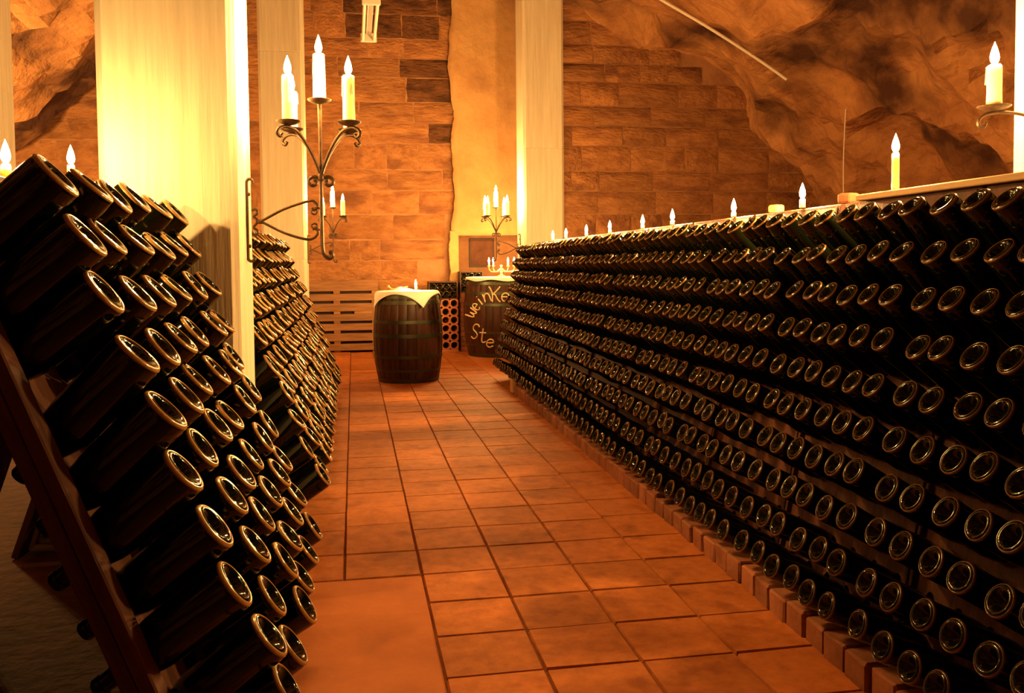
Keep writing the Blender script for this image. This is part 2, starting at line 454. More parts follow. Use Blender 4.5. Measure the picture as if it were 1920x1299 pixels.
rnd = random.Random(21)
NEAR_COLS = [2.09 + 0.262 * k for k in range(6)]
FAR_UNITS = [4.10, 5.69, 7.28]
def put_magnum(k, y, label, group):
    d, z, ph = left_row(k)
    ph += math.radians(rnd.uniform(-5, 5))
    b = obj('magnum_bottle', mag_me, None, (-d + rnd.uniform(-.012, .012), y + rnd.uniform(-.018, .018), z + rnd.uniform(-.008, .008)), (rnd.uniform(-.04, .04), PI / 2 - ph, 0))
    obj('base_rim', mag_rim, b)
    tag(b, label, 'bottle', group)
for k in range(1, 11):
    for c, y in enumerate(NEAR_COLS):
        put_magnum(k, y, 'dark magnum bottle in rack before the thick pillar, %s row down, %s from camera' % (ordinal(k), ordinal(c + 1)), 'magnum bottles in the near rack')
for k in range(1, 11):
    for ui, y0 in enumerate(FAR_UNITS):
        for c in range(6):
            put_magnum(k, y0 + 0.13 + 0.262 * c, 'dark magnum bottle in racks beyond the thick pillar, %s row down, %s along' % (ordinal(k), ordinal(ui * 6 + c + 1)), 'magnum bottles beyond the pillar')

RU = [1.63 + 0.8 * i for i in range(10)]           # right hand rack units
PITCH_R = 0.1275
def cam_px(p):
    d = Vector(p) - Vector((0, 0, EYE)); zc = d.dot(fw)
    return 956 + 1695 * d.dot(rt) / zc, 570 - 1695 * d.dot(up) / zc
mass = []
count = 0
for k in range(1, 11):
    X, Z, PH = right_row(k); n_seen = 0
    for ui, y0 in enumerate(RU):
        for c in range(6):
            y = y0 + 0.08 + PITCH_R * c + rnd.uniform(-.012, .012)
            x, _ = right_xy(X, y)
            x += rnd.uniform(-.006, .006); z = Z + rnd.uniform(-.006, .006)
            ph = PH + math.radians(rnd.uniform(-3, 3)); tw = rnd.uniform(-.05, .05)
            px, py = cam_px((x, y, z))
            seen = px < 1935 and py < 1310
            if seen: n_seen += 1
            if seen and n_seen <= 31 and count < 312:
                b = obj('wine_bottle', std_me, None, (x, y, z), (tw, -(PI / 2 - ph), 0), SS)
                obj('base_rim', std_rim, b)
                tag(b, 'dark wine bottle in long candle-topped rack, %s row down, %s from near end' % (ordinal(k), ordinal(n_seen)), 'bottle', 'wine bottles in the long rack')
                count += 1
            else: mass.append((x, y, z, tw, ph))
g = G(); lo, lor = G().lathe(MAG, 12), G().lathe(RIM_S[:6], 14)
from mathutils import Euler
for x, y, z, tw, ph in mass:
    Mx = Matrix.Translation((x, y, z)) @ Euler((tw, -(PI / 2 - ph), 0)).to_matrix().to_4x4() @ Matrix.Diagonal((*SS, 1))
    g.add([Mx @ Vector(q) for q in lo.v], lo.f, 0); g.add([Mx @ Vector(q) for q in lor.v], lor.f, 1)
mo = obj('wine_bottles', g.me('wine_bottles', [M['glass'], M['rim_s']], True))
tag(mo, 'densely packed dark wine bottles filling the far half of the long rack', 'bottles', kind='stuff')

# ------------------------------------------------------------------ riddling racks
def board_mesh(name, cols, rows, pu, pv, u0, v0, ru, rv, wu, wv, th):
    """board in the u (along y) / v (up) plane with oval holes; face towards +x"""
    g = G(); N = 12
    us = [0.0] + [u0 + pu * (i - .5) for i in range(cols + 1)] + [wu]
    vs = [0.0] + [v0 + pv * (j - .5) for j in range(rows + 1)] + [wv]
    for j in range(len(vs) - 1):
        for i in range(len(us) - 1):
            a0, a1, b0, b1 = us[i], us[i + 1], vs[j], vs[j + 1]
            hole = 1 <= i <= cols and 1 <= j <= rows
            if not hole:
                g.add([(0, a0, b0), (0, a1, b0), (0, a1, b1), (0, a0, b1)], [(0, 1, 2, 3)])
                g.add([(-th, a0, b0), (-th, a1, b0), (-th, a1, b1), (-th, a0, b1)], [(3, 2, 1, 0)])
            else:
                cu, cv = (a0 + a1) / 2, (b0 + b1) / 2; hu, hv = (a1 - a0) / 2, (b1 - b0) / 2
                o_, n_i = [], []
                for q in range(N):
                    a = 2 * PI * q / N + PI / N; ca, sa = math.cos(a), math.sin(a); m_ = max(abs(ca), abs(sa))
                    o_.append((cu + hu * ca / m_, cv + hv * sa / m_)); n_i.append((cu + ru * ca, cv + rv * sa))
                vv = [(0, *q) for q in o_] + [(0, *q) for q in n_i] + [(-th, *q) for q in n_i] + [(-th, *q) for q in o_]
                ff = [(s * N + q, s * N + (q + 1) % N, s * N + N + (q + 1) % N, s * N + N + q) for s in range(3) for q in range(N)]
                g.add(vv, ff)
                for (sx, sy) in ((-1, -1), (1, -1), (1, 1), (-1, 1)):       # corner fillers
                    pass
    g.add([(0, 0, 0), (0, wu, 0), (-th, wu, 0), (-th, 0, 0), (0, 0, wv), (0, wu, wv), (-th, wu, wv), (-th, 0, wv)],
          [(0, 3, 2, 1), (4, 5, 6, 7), (0, 4, 7, 3), (1, 2, 6, 5)])
    return g.me(name, M['rack'])

def bx(name, x0, x1, y0, y1, z0, z1, mat, b=0.004): return bev(G().box(x0, x1, y0, y1, z0, z1).me(name, mat), b)

# left hand units: foot of the board at 0.385 from the axis, leaning away 17.9 degrees
TL = math.radians(21.0); LL = 1.553
lb = board_mesh('board', 6, 10, 0.262, 0.1342, 0.13, 0.134, 0.040, 0.054, 1.57, LL, 0.03)
lst = bx('stile', 0.0, 0.035, 0, 0.065, 0, LL, M['rack']); lrl = bx('rail', -0.065, -0.03, 0.04, 1.53, 0, 0.07, M['rack'])
lbk = bx('back_board', 0, 0.03, 0, 1.57, 0, 1.50, M['rack'])
ltop = bx('top_rail', -0.045, 0.045, 0, 1.57, 0, 0.03, M['rack'])
def left_unit(y0, label):
    e = empty('riddling_rack', (-0.3266, y0, 0.004))
    obj('board', lb, e, (0, 0, 0), (0, -TL, 0))
    for yy in (0.0, 1.505): obj('stile', lst, e, (0, yy, 0), (0, -TL, 0))
    for v in (0.25, 1.25): obj('rail', lrl, e, (-math.sin(TL) * v, 0, math.cos(TL) * v), (0, -TL, 0))
    obj('top_rail', ltop, e, (-math.sin(TL) * LL - 0.04, 0, math.cos(TL) * LL - 0.012))
    obj('back_board', lbk, e, (-2 * math.sin(TL) * LL - 0.02, 0, 0), (0, TL * 0.93, 0))
    tag(e, label, 'rack', 'riddling racks holding magnums')
left_unit(1.955, 'dark wooden riddling rack of magnums standing before the thick pillar')
for i, y0 in enumerate(FAR_UNITS):
    left_unit(y0 + 0.07 - 0.07, 'dark wooden riddling rack of magnums, %s rack beyond the thick pillar' % ORD[i + 1])

TR = math.atan2(1.82 - 1.607, 1.233 - 0.098); LR = 1.46
rb = board_mesh('board', 6, 10, PITCH_R, 0.1283, 0.08, 0.115, 0.022, 0.030, 0.785, LR, 0.025)
rbk = bx('back_board', 0, 0.025, 0, 0.785, 0, 1.43, M['rack'])
rst = bx('stile', 0.0, 0.02, 0, 0.014, 0, LR, M['rack'], 0.002)
rtop = bx('top_rail', -0.04, 0.04, 0, 0.785, 0, 0.025, M['rack'])
for i, y0 in enumerate(RU):
    x, _ = right_xy(1.590, y0)
    e = empty('riddling_rack', (x, y0 + 0.785, 0.004), PI - RROT)
    obj('board', rb, e, (0, 0, 0), (0, -TR, 0))
    for yy in (-0.002, 0.773): obj('stile', rst, e, (0.0, yy, 0), (0, -TR, 0))
    obj('top_rail', rtop, e, (-math.sin(TR) * LR - 0.04, 0, math.cos(TR) * LR - 0.012))
    obj('back_board', rbk, e, (-2 * math.sin(TR) * LR - 0.05, 0, 0), (0, TR * 0.93, 0))
    tag(e, 'dark wooden riddling rack of the long row, %s unit from near end' % ORD[i + 1], 'rack', 'riddling racks of the long row')

# brick kerb under the long rack
kb = empty('brick_kerb', (1.44, 1.7, 0))
bk = [bev(G().box(0, 0.20, 0, 0.118, 0, 0.085).me('brick', M['brick']), 0.006) for _ in range(3)]
for b_ in bk:
    for vtx in b_.vertices: vtx.co += Vector((random.uniform(-.003, .003), random.uniform(-.003, .003), random.uniform(-.003, .003)))
rnd = random.Random(3)
y = 1.55
while y < 8.35:
    x, _ = right_xy(1.425, y)
    obj('brick', bk[rnd.randrange(3)], kb, (x - 1.44 + rnd.uniform(-.006, .006), y - 1.7, rnd.uniform(-.012, .0)), (0, 0, rnd.uniform(-.03, .03)))
    y += 0.128
tag(kb, 'low kerb of red bricks along the foot of the long bottle rack', 'kerb', kind='thing')
g = G(); g.box(-.1, .09, -.05, .05, 0, .13)
x, _ = right_xy(1.50, 8.45)
tag(obj('stone_block', bev(g.me('stone_block', M['plaster']), .01), None, (x, 8.45, 0)), 'pale square stone ending the brick kerb at its far end', 'stone')

# ------------------------------------------------------------------ candles
flame_me = soft(G().lathe([(.0004, -.006), (.0065, -.003), (.0115, .006), (.0130, .015), (.0112, .027), (.0075, .040), (.0035, .051), (.0004, .060)], 12).me('flame', M['flame']), 180)
wick_me = G().tube([(0, 0, -.006), (.0005, 0, .004), (.002, 0, .012)], .0013, 6).me('wick', M['wick'])
_cm = {}
def candle_mesh(r, h, drip):
    key = (round(r, 4), round(h, 3), drip)
    if key in _cm: return _cm[key]
    rr = random.Random(drip * 31 + int(h * 1000)); g = G(); n = 16
    pr = [(.0005, 0), (r * 1.05, 0), (r * 1.04, h * .15), (r * 1.0, h * .4), (r * 1.02, h * .6), (r * .99, h * .85), (r * .95, h - .004), (r * .80, h), (r * .5, h - .007), (.0005, h - .008)]
    g.lathe(pr, n)
    for i in range(1, 8):
        for k in range(n):
            x, y, z = g.v[i * n + k]; s = 1 + rr.uniform(-.02, .02) + (0.05 if (k * 7 + drip) % 9 == 0 else 0)
            g.v[i * n + k] = (x * s, y * s, z + rr.uniform(-.002, .002))
    if drip:
        for a in (rr.uniform(0, 6), rr.uniform(0, 6), rr.uniform(0, 6)):
            l = rr.uniform(.3, .7) * h
            g.tube([(r * math.cos(a), r * math.sin(a), h - .006), (r * 1.02 * math.cos(a), r * 1.02 * math.sin(a), h - l * .6), (r * 1.05 * math.cos(a), r * 1.05 * math.sin(a), h - l)], [.003, .004, .0055], 6)
    _cm[key] = soft(g.me('candle', M['wax']), 60); return _cm[key]
def candle(x, y, z, h, r, label, group=None, power=1.0, drip=0, fs=1.0, lean=(0, 0)):
    c = obj('candle', candle_mesh(r, h, drip), None, (x, y, z), (lean[0], lean[1], 0))
    obj('wick', wick_me, c, (0, 0, h - .006))
    obj('flame', flame_me, c, (0, 0, h + .008), (0, 0, 0), (fs, fs, fs))
    ld = bpy.data.lights.new('candle_light', 'POINT'); ld.color = FLAME_RGB; ld.energy = CANDLE_W * power; ld.shadow_soft_size = 0.012
    lo_ = bpy.data.objects.new('candle_light', ld); COL.objects.link(lo_); lo_.parent = c; lo_.location = (0, 0, h + .030)
    tag(c, label, 'candle', group); return c

# candles along the top of the long rack  (x, y, top)
RC = [(8.57, 1.470, .012), (8.0, 1.468, .012), (7.245, 1.475, .012), (6.53, 1.478, .012), (5.73, 1.478, .012), (5.15, 1.48, .012), (4.25, 1.478, .012), (3.54, 1.492, .012), (2.87, 1.602, .0125)]
for i, (y, zt, r) in enumerate(RC):
    near = len(RC) - i
    zb = 1.455 if near > 1 else 1.473
    lab = ('tall thin candle on the plank at the near end of the long rack' if near == 1 else
           'burning candle stump on top of the long rack, %s candle from its near end' % ORD[near])
    x, _ = right_xy(1.86, y); x -= 0.012
    zz = 1.456 if near > 1 else 1.473
    candle(x, y, zz, max(0.022, zt - zz), r, lab, 'candles on the long rack', 2.0)
# candles on the magnum racks
zt_l = 0.004 + math.cos(TL) * LL - 0.012 + 0.03
xt_l = -0.3266 - math.sin(TL) * LL - 0.04
candle(xt_l + .0, 3.24, zt_l, 0.105, .012, 'small candle on the magnum rack in front of the thick pillar', 'candles on the magnum racks', 0.75)
candle(xt_l + .0, 2.66, zt_l, 0.045, .012, 'low candle almost hidden behind the nearest magnum bottle', 'candles on the magnum racks', 0.8)
candle(xt_l + .0, 8.30, zt_l, 0.15, .012, 'taller candle on the rack beyond the thick pillar, below the bracket arms', 'candles on the magnum racks', 0.8)
candle(xt_l + .0, 8.62, zt_l, 0.02, .012, 'lower candle stump at the far end of the rack beyond the pillar', 'candles on the magnum racks', 0.8)

# plank and stones lying on the long rack
g = G(); g.box(-.06, .06, -.72, .72, 0, .022)
x, _ = right_xy(1.875, 2.35)
tag(obj('plank', bev(g.me('plank', M['plankwood']), .003), None, (x, 2.35, 1.4515), (0, 0, -RROT)), 'pale narrow plank lying along the top of the long rack', 'plank')
for yy, lab, sz, mt in ((3.86, 'small pale stone block behind the candle on the long rack', .025, 'plaster'), (3.24, 'small red brick lying on the long rack near the tall candle', .028, 'brick')):
    g = G(); g.box(-sz, sz, -sz * 1.2, sz * 1.2, 0, sz * 1.5)
    x, _ = right_xy(1.885, yy)
    tag(obj('stone' if mt == 'plaster' else 'brick', bev(g.me('stone', M[mt]), .01, 2), None, (x, yy, 1.4515), (0, 0, .3)), lab, 'stone' if mt == 'plaster' else 'brick')

# ------------------------------------------------------------------ wrought iron wall brackets
# local: x away from the pillar face, y along the aisle, z up (0 = foot of the back bar)
def bracket(face_x, y, z, sgn, label):
    e = empty('candle_bracket', (face_x, y, z), 0 if sgn > 0 else PI)
    R_ = 0.0055
    # back bar with curled ends
    p_ = spiral(.030, .335, .006, .022, 300, 180, n=10)[::1]
    bar = smooth_path([(.030, 0, .318), (.026, 0, .332), (.014, 0, .336), (.006, 0, .325), (.006, 0, .28), (.006, 0, .15), (.006, 0, .03), (.006, 0, .012), (.016, 0, .004), (.028, 0, .008), (.030, 0, .018)], 4)
    obj('back_bar', soft(G().tube(bar, .0062, 8).me('back_bar', M['iron']), 60), e)
    for zz in (.065, .275): obj('rivet', soft(G().lathe([(.0005, .012), (.006, .010), (.008, .004), (.008, 0)], 8, Matrix.Rotation(PI / 2, 4, 'Y')).me('rivet', M['iron'])), e, (.008, 0, zz))
    # crossing arms
    J = (.055, 0, .165)
    up_ = smooth_path([spiral(.030, .205, .004, .020, 540, 270)[k] for k in (0, 4, 8, 12, 16)] + [(.040, 0, .176), J, (.15, 0, .215), (.25, 0, .248), (.275, 0, .242), (.283, 0, .225), (.272, 0, .212), (.262, 0, .22)], 4)
    dn_ = smooth_path([spiral(.030, .120, .004, .020, -180, 90)[k] for k in (0, 4, 8, 12, 16)] + [(.040, 0, .156), J, (.15, 0, .118), (.235, 0, .092), (.268, 0, .098), (.283, 0, .118), (.278, 0, .138), (.262, 0, .132)], 4)
    obj('upper_arm', soft(G().tube(up_, R_, 8).me('upper_arm', M['iron']), 60), e)
    obj('lower_arm', soft(G().tube(dn_, R_, 8).me('lower_arm', M['iron']), 60), e)
    obj('collar', soft(G().lathe([(.0085, -.010), (.0105, -.006), (.0105, .006), (.0085, .010)], 10, Matrix.Rotation(PI / 2, 4, 'Y')).me('collar', M['iron'])), e, J)
    # upright rod with curled foot, S-scrolls beside it
    rod = smooth_path([(.300, 0, .335), (.300, 0, .25), (.300, 0, .12), (.302, 0, .05), (.310, 0, .024), (.328, 0, .012), (.340, 0, .022), (.336, 0, .036), (.326, 0, .036)], 5)
    obj('upright_rod', soft(G().tube(rod, .0075, 8).me('upright_rod', M['iron']), 60), e)
    for (cz, sg) in ((.205, 1), (.145, -1)):
        sc = spiral(.268, cz, .004, .016, 0, 430 * sg, n=14) + [(.292, 0, cz + .014 * sg)]
        obj('scroll', soft(G().tube(sc, .0042, 6).me('scroll', M['iron']), 60), e)
    for s in (-1, 1):
        sc = spiral(.300 + s * .030, .325, .006, .024, 90, 90 + s * 400, n=16) + [(.300 + s * .004, 0, .338)]
        obj('scroll', soft(G().tube(sc, .0075, 8).me('scroll', M['iron']), 60), e)
    obj('node', soft(G().lathe([(.010, -.016), (.014, -.010), (.014, .010), (.010, .016)], 10).me('node', M['iron'])), e, (.300, 0, .345))
    # centre stem and four branches with drip trays
    obj('stem', soft(G().tube([(.300, 0, .345), (.300, 0, .45), (.300, 0, .56), (.300, 0, .645)], [.007, .0065, .0075, .009], 8).me('stem', M['iron']), 60), e)
    tray = soft(G().lathe([(.0005, -.020), (.010, -.018), (.030, -.013), (.046, -.004), (.0485, .001), (.0465, .002), (.030, -.008), (.0005, -.012)], 24).me('drip_tray', M['iron']), 60)
    obj('drip_tray', tray, e, (.300, 0, .660))
    for sx in (-1, 1):
        for sy in (-1, 1):
            bx_, by_ = sx * .118, sy * .105
            pth = smooth_path([(.300, 0, .350), (.300 + bx_ * .15, by_ * .15, .400), (.300 + bx_ * .42, by_ * .42, .468), (.300 + bx_ * .75, by_ * .75, .520), (.300 + bx_ * 1.05, by_ * 1.05, .533),
                               (.300 + bx_ * 1.28, by_ * 1.28, .523), (.300 + bx_ * 1.36, by_ * 1.36, .503), (.300 + bx_ * 1.26, by_ * 1.26, .492), (.300 + bx_ * 1.19, by_ * 1.19, .503)], 4)
            obj('branch', soft(G().tube(pth, .0068, 8).me('branch', M['iron']), 60), e)
            obj('drip_tray', tray, e, (.300 + bx_, by_, .556))
    tag(e, label, 'candle bracket', 'five-armed wrought iron brackets'); return e
def bracket_candles(face_x, y, z, sgn, where, tops, pw=1.0):
    nm = {(-1, -1): 'rear branch nearest the pillar', (-1, 1): 'front branch nearest the pillar'}
    candle(face_x + sgn * .300, y, z + .649, tops[0], .0245, 'tall candle on the middle stem of %s' % where, 'candles on the wall brackets', pw, 1, 1.15)
    i = 1
    for sx in (-1, 1):
        for sy in (-1, 1):
            side = 'pillar side' if sx < 0 else 'aisle side'
            fb = 'front' if sy < 0 else 'rear'
            candle(face_x + sgn * (.300 + sx * .118), y + sy * .105, z + .545, tops[i], .0235, '%s candle on the %s of %s' % (fb, side, where), 'candles on the wall brackets', pw, 2 + i, 1.15, (0, 0))
            i += 1
bracket(-.425, 3.80, 1.25, 1, 'large wrought iron candle bracket on the thick pillar')
bracket_candles(-.425, 3.80, 1.25, 1, 'the large near bracket', (.195, .19, .165, .195, .16))
bracket(-.528, 10.85, 1.25, 1, 'small looking iron candle bracket on the distant pillar above the pallet')
bracket_candles(-.528, 10.85, 1.25, 1, 'the distant bracket above the pallet', (.20, .17, .18, .19, .17), .55)
bracket(2.012, 10.85, 1.25, -1, 'iron candle bracket on the pillar above the lettered barrel')
bracket_candles(2.012, 10.85, 1.25, -1, 'the bracket above the lettered barrel', (.20, .18, .17, .17, .19), .8)
bracket(-3.69, 9.245, 1.25, -1, 'added unseen candle bracket on the farthest side pillar, lighting the left vault')  # added out of view to brighten the left vault
bracket_candles(-3.69, 9.245, 1.25, -1, 'the added unseen bracket lighting the vault', (.20, .18, .17, .17, .19), 3.6)  # added candles, stronger than most visible ones
# single bracket on the pillar at the edge
e = empty('candle_bracket', (2.65, 3.07, 1.60))
arm = smooth_path([(-.004, 0, .02), (-.03, 0, .10), (-.10, 0, .165), (-.20, 0, .185), (-.285, 0, .180), (-.325, 0, .160), (-.328, 0, .135), (-.308, 0, .128), (-.298, 0, .145)], 5)
obj('arm', soft(G().tube(arm, .0065, 8).me('arm', M['iron']), 60), e)
obj('wall_plate', bx('wall_plate', -.008, 0, -.018, .018, -.08, .12, M['iron'], .002), e)
tr = soft(G().lathe([(.0005, -.020), (.010, -.018), (.036, -.013), (.058, -.003), (.0605, .001), (.058, .002), (.036, -.008), (.0005, -.012)], 24).me('drip_tray', M['iron']), 60)
obj('drip_tray', tr, e, (-.265, 0, .207))
tag(e, 'single armed iron candle bracket on the pillar at the edge', 'candle bracket')
candle(2.385, 3.07, 1.796, .165, .0265, 'thick candle on the single bracket at the edge pillar', 'candles on the wall brackets', 2.2, 7, 1.3)

# ------------------------------------------------------------------ barrels
def barrel_r(t, r0, rb_): return r0 + (rb_ - r0) * (1 - (2 * t - 1) ** 2)
def barrel(name, x, y, H, r0, rb_, hoops, label, ns=26, rz=0.0):
    e = empty(name, (x, y, 0), rz)
    g = G(); NV = 12; half = PI / ns * .985; vv = []
    for b in range(NV + 1):
        t = b / NV; r = barrel_r(t, r0, rb_)
        for (a, dr) in ((-half, -.004), (-half * .86, 0), (0, .0015), (half * .86, 0), (half, -.004), (half, -.03), (-half, -.03)):
            vv.append(((r + dr) * math.cos(a), (r + dr) * math.sin(a), H * t))
    ff = [(b * 7 + k, b * 7 + (k + 1) % 7, b * 7 + 7 + (k + 1) % 7, b * 7 + 7 + k) for b in range(NV) for k in range(7)]
    ff += [tuple(range(6, -1, -1)), tuple(NV * 7 + k for k in range(7))]
    me_ = soft(g.add(vv, ff).me('stave', M['stave']), 35)
    for k in range(ns): obj('stave', me_, e, (0, 0, 0), (0, 0, 2 * PI * k / ns))
    obj('head', G().lathe([(.0005, H - .035), (r0 - .028, H - .035), (r0 - .028, H - .055), (.0005, H - .055)], 32).me('head', M['stave']), e)
    for (t0, t1) in hoops:
        pr = []
        for q in range(5):
            t = t0 + (t1 - t0) * q / 4; pr.append((barrel_r(t, r0, rb_) + .0045, H * t))
        pr = [(pr[0][0] - .006, pr[0][1])] + pr + [(pr[-1][0] - .006, pr[-1][1])]
        obj('hoop', soft(G().lathe(pr, 48).me('hoop', M['hoop']), 40), e)
    tag(e, label, 'barrel'); return e
HP = [(.005, .05), (.14, .17), (.30, .335), (.655, .69), (.80, .835), (.925, .965)]
B1 = (.562, 9.665); H1 = .945
HP1 = [(.005, .045), (.12, .15), (.27, .305), (.50, .54), (.655, .69), (.865, .905), (.93, .97)]
barrel('wine_barrel', B1[0], B1[1], H1, .315, .366, HP1, 'upright dark wine barrel topped with a white cloth, in mid aisle', 24, .05)
B2 = (1.975, 12.08); H2 = 1.03
barrel('wine_barrel', B2[0], B2[1], H2, .455, .525, HP, 'large dark wine barrel with cream lettering beside the long rack', 30, .03)
# white oval lettering, painted on the big barrel (strokes follow its surface)
def b2_surface(X, Z):
    r = barrel_r(min(1, max(0, Z / H2)), .455, .525) + .006
    dx = max(-r * .985, min(r * .985, X - B2[0]))
    return (B2[0] + dx, B2[1] - math.sqrt(r * r - dx * dx), Z)
LET = {  # strokes in a unit box
    'w': [[(0, 1), (.15, .1), (.3, 0), (.45, .25), (.5, .7), (.55, .25), (.7, 0), (.85, .1), (1, 1)]],
    'e': [[(.05, .5), (.5, .55), (.95, .62), (.85, .9), (.5, 1), (.15, .8), (.05, .4), (.25, .05), (.6, 0), (.95, .2)]],
    'i': [[(.5, 1), (.5, .4), (.5, 0)], [(.48, 1.35), (.54, 1.42)]],
    'n': [[(.05, 1), (.1, .5), (.1, 0)], [(.1, .5), (.3, .9), (.6, 1), (.8, .7), (.85, 0)]],
    'K': [[(.28, 0), (.30, .5), (.15, .85), (.02, 1)], [(1, 1), (.65, .72), (.32, .48)], [(.40, .52), (.55, .45), (.72, .2), (.95, 0)]],
    'S': [[(.95, .85), (.75, 1), (.4, 1), (.15, .8), (.25, .6), (.6, .45), (.8, .25), (.6, .03), (.3, 0), (.05, .12)]],
    't': [[(.45, 1.25), (.45, .6), (.5, .1), (.75, 0), (.95, .12)], [(.1, .85), (.85, .9)]],
}
def letter(ch, zx, zy, wz, hz, ang):
    """zx, zy: centre on the barrel in metres (x, z); wz, hz: size in metres"""
    g = G(); ca, sa = math.cos(ang), math.sin(ang)
    for st in LET[ch]:
        pts = []
        for (u, v) in smooth_path([(u, 0, v) for u, v in st], 4) and [(q.x, q.z) for q in smooth_path([(u, 0, v) for u, v in st], 4)]:
            a, b = (u - .5) * wz, (v - .5) * hz
            pts.append(b2_surface(zx + a * ca - b * sa, zy + a * sa + b * ca))
        g.tube(pts, .0095, 6)
    return g
def zxy(a, b):          # crop reading of the lettering -> metres on the barrel
    px, py = 680 + a * .1848, 500 + b * .1848
    return 1.473 + (px - 882) * .00696, (673 - py) * .0069
lt = empty('barrel_lettering', (0, 0, 0))
for ch, a, b, wz, hz, an in (('w', 1132, 480, .11, .085, 1.05), ('e', 1172, 415, .065, .09, .85), ('i', 1212, 362, .05, .085, .6), ('n', 1278, 318, .10, .105, .25),
                             ('K', 1350, 285, .145, .20, 0), ('e', 1452, 315, .10, .105, -.12), ('S', 1165, 670, .085, .19, -.1), ('t', 1228, 720, .10, .145, -.12), ('e', 1300, 785, .09, .105, -.1)):
    X, Z = zxy(a, b)
    o = obj('letter', soft(letter(ch, X, Z, wz, hz, an).me('letter', M['paint']), 60))
    o.parent = [q for q in COL.objects if q.name.startswith('wine_barrel') and abs(q.location.x - B2[0]) < .01][0]
    o.matrix_parent_inverse = Matrix.Translation((B2[0], B2[1], 0)).inverted() if False else (Matrix.Translation((B2[0], B2[1], 0)) @ Matrix.Rotation(.03, 4, 'Z')).inverted()
bpy.data.objects.remove(lt)

# cloth on the small barrel: a square of linen whose corners hang down
def cloth(cx, cy, zt, R, half, ang, label, name='tablecloth', drop=1.0):
    N = 44; vv = []; ff = []
    for b in range(N + 1):
        for a in range(N + 1):
            u, v = (a / N - .5) * 2 * half, (b / N - .5) * 2 * half
            x = u * math.cos(ang) - v * math.sin(ang); y = u * math.sin(ang) + v * math.cos(ang)
            rr = math.hypot(x, y); th = math.atan2(y, x)
            zz = zt + .004 * noise.noise(Vector((x * 9, y * 9, 3)))
            if rr > R:
                ex = rr - R; bend = min(1, ex / .03)
                rad = R + .012 * bend + ex * .30 + .006 * math.sin(th * 9) * bend
                zz = zt - max(0, ex - .008) * .97 * drop
                x, y = rad * math.cos(th), rad * math.sin(th)
            else:
                zz += .045 * math.exp(-((x + .07) ** 2 + (y + .02) ** 2) / .010)      # a fold pushed up in the middle
            vv.append((x, y, zz))
    for b in range(N):
        for a in range(N):
            i = b * (N + 1) + a; ff.append((i, i + 1, i + N + 2, i + N + 1))
    me_ = G().add(vv, ff).me(name, M['cloth'], True)
    o = obj(name, me_, None, (cx, cy, 0))
    md = o.modifiers.new('thickness', 'SOLIDIFY'); md.thickness = .003; md.offset = 1
    return tag(o, label, 'tablecloth')
cloth(B1[0], B1[1], H1 + .004, .318, .352, PI / 4 + .36, 'white square cloth with pointed hanging corners on the small barrel')
candle(B1[0] + .085, B1[1] - .05, H1 + .008, .05, .014, 'small candle burning on the cloth of the mid aisle barrel', None, 1.0)
g = G(); g.tube(smooth_path([(-.20, -.06, .055), (-.16, -.055, .030), (-.08, -.05, .040), (.0, -.05, .055)], 5), .007, 6); g.lathe([(.0005, -.014), (.012, -.01), (.016, 0), (.012, .01), (.0005, .014)], 10, Matrix.Translation((-.205, -.06, .058)))
tag(obj('wooden_spoon', soft(g.me('wooden_spoon', M['bread'])), None, (B1[0], B1[1], H1)), 'small pale wooden spoon leaning on the bunched barrel cloth', 'spoon')

# flat cloth, candelabra and things on the big barrel
g = G(); g.lathe([(.0005, .02), (.47, .02), (.487, .016), (.492, .0), (.494, -.022), (.488, -.022), (.486, -.002), (.47, .0), (.0005, .0)], 56)
for i_, q in enumerate(g.v):
    if q[2] < 0: g.v[i_] = (q[0], q[1], q[2] - .012 * math.sin(math.atan2(q[1], q[0]) * 7))
tag(obj('tablecloth', soft(g.me('tablecloth', M['cloth']), 60), None, (B2[0], B2[1], H2 + .002)), 'flat white round cloth on top of the lettered barrel', 'tablecloth')
CX_, CY_ = 1.945, 11.93; ZC = H2 + .022
e = empty('candelabra', (CX_, CY_, ZC))
obj('base', soft(G().lathe([(.0005, .0), (.075, 0), (.078, .006), (.05, .016), (.02, .03), (.013, .05), (.02, .065), (.012, .08), (.010, .13), (.018, .145), (.012, .158), (.0005, .165)], 20).me('base', M['brass']), 50), e)
ends = []
for sx, rr_ in ((-1, .17), (-1, .10), (1, .10), (1, .17)):
    sy = -.03 if rr_ > .15 else .05
    pth = smooth_path([(0, 0, .12), (sx * rr_ * .35, sy * .4, .075), (sx * rr_ * .8, sy * .9, .075), (sx * rr_, sy, .11), (sx * rr_, sy, .135)], 5)
    obj('arm', soft(G().tube(pth, .006, 8).me('arm', M['brass'])), e)
    obj('cup', soft(G().lathe([(.0005, 0), (.010, 0), (.022, .010), (.024, .016), (.013, .014), (.0005, .012)], 16).me('cup', M['brass']), 50), e, (sx * rr_, sy, .135))
    ends.append((CX_ + sx * rr_, CY_ + sy, ZC + .149))
tag(e, 'brass four armed candelabra standing on the lettered barrel', 'candelabra')
for (x, y, z), wh in zip(ends, ('outermost candle away from the rack on the brass candelabra', 'inner candle away from the rack on the brass candelabra', 'inner candle on the rack side of the brass candelabra', 'outermost candle on the rack side of the brass candelabra')):
    candle(x, y, z, .045, .011, wh, 'candles on the brass candelabra', .7)
g = G(); g.lathe([(.0005, .09), (.03, .086), (.058, .066), (.07, .03), (.066, .0), (.0005, 0)], 20)
tag(obj('cake_dome', soft(g.me('cake_dome', M['porcelain']), 50), None, (2.115, 11.74, ZC)), 'small white porcelain dome on the lettered barrel', 'dome')
e = empty('gilt_vase', (2.24, 11.82, ZC))
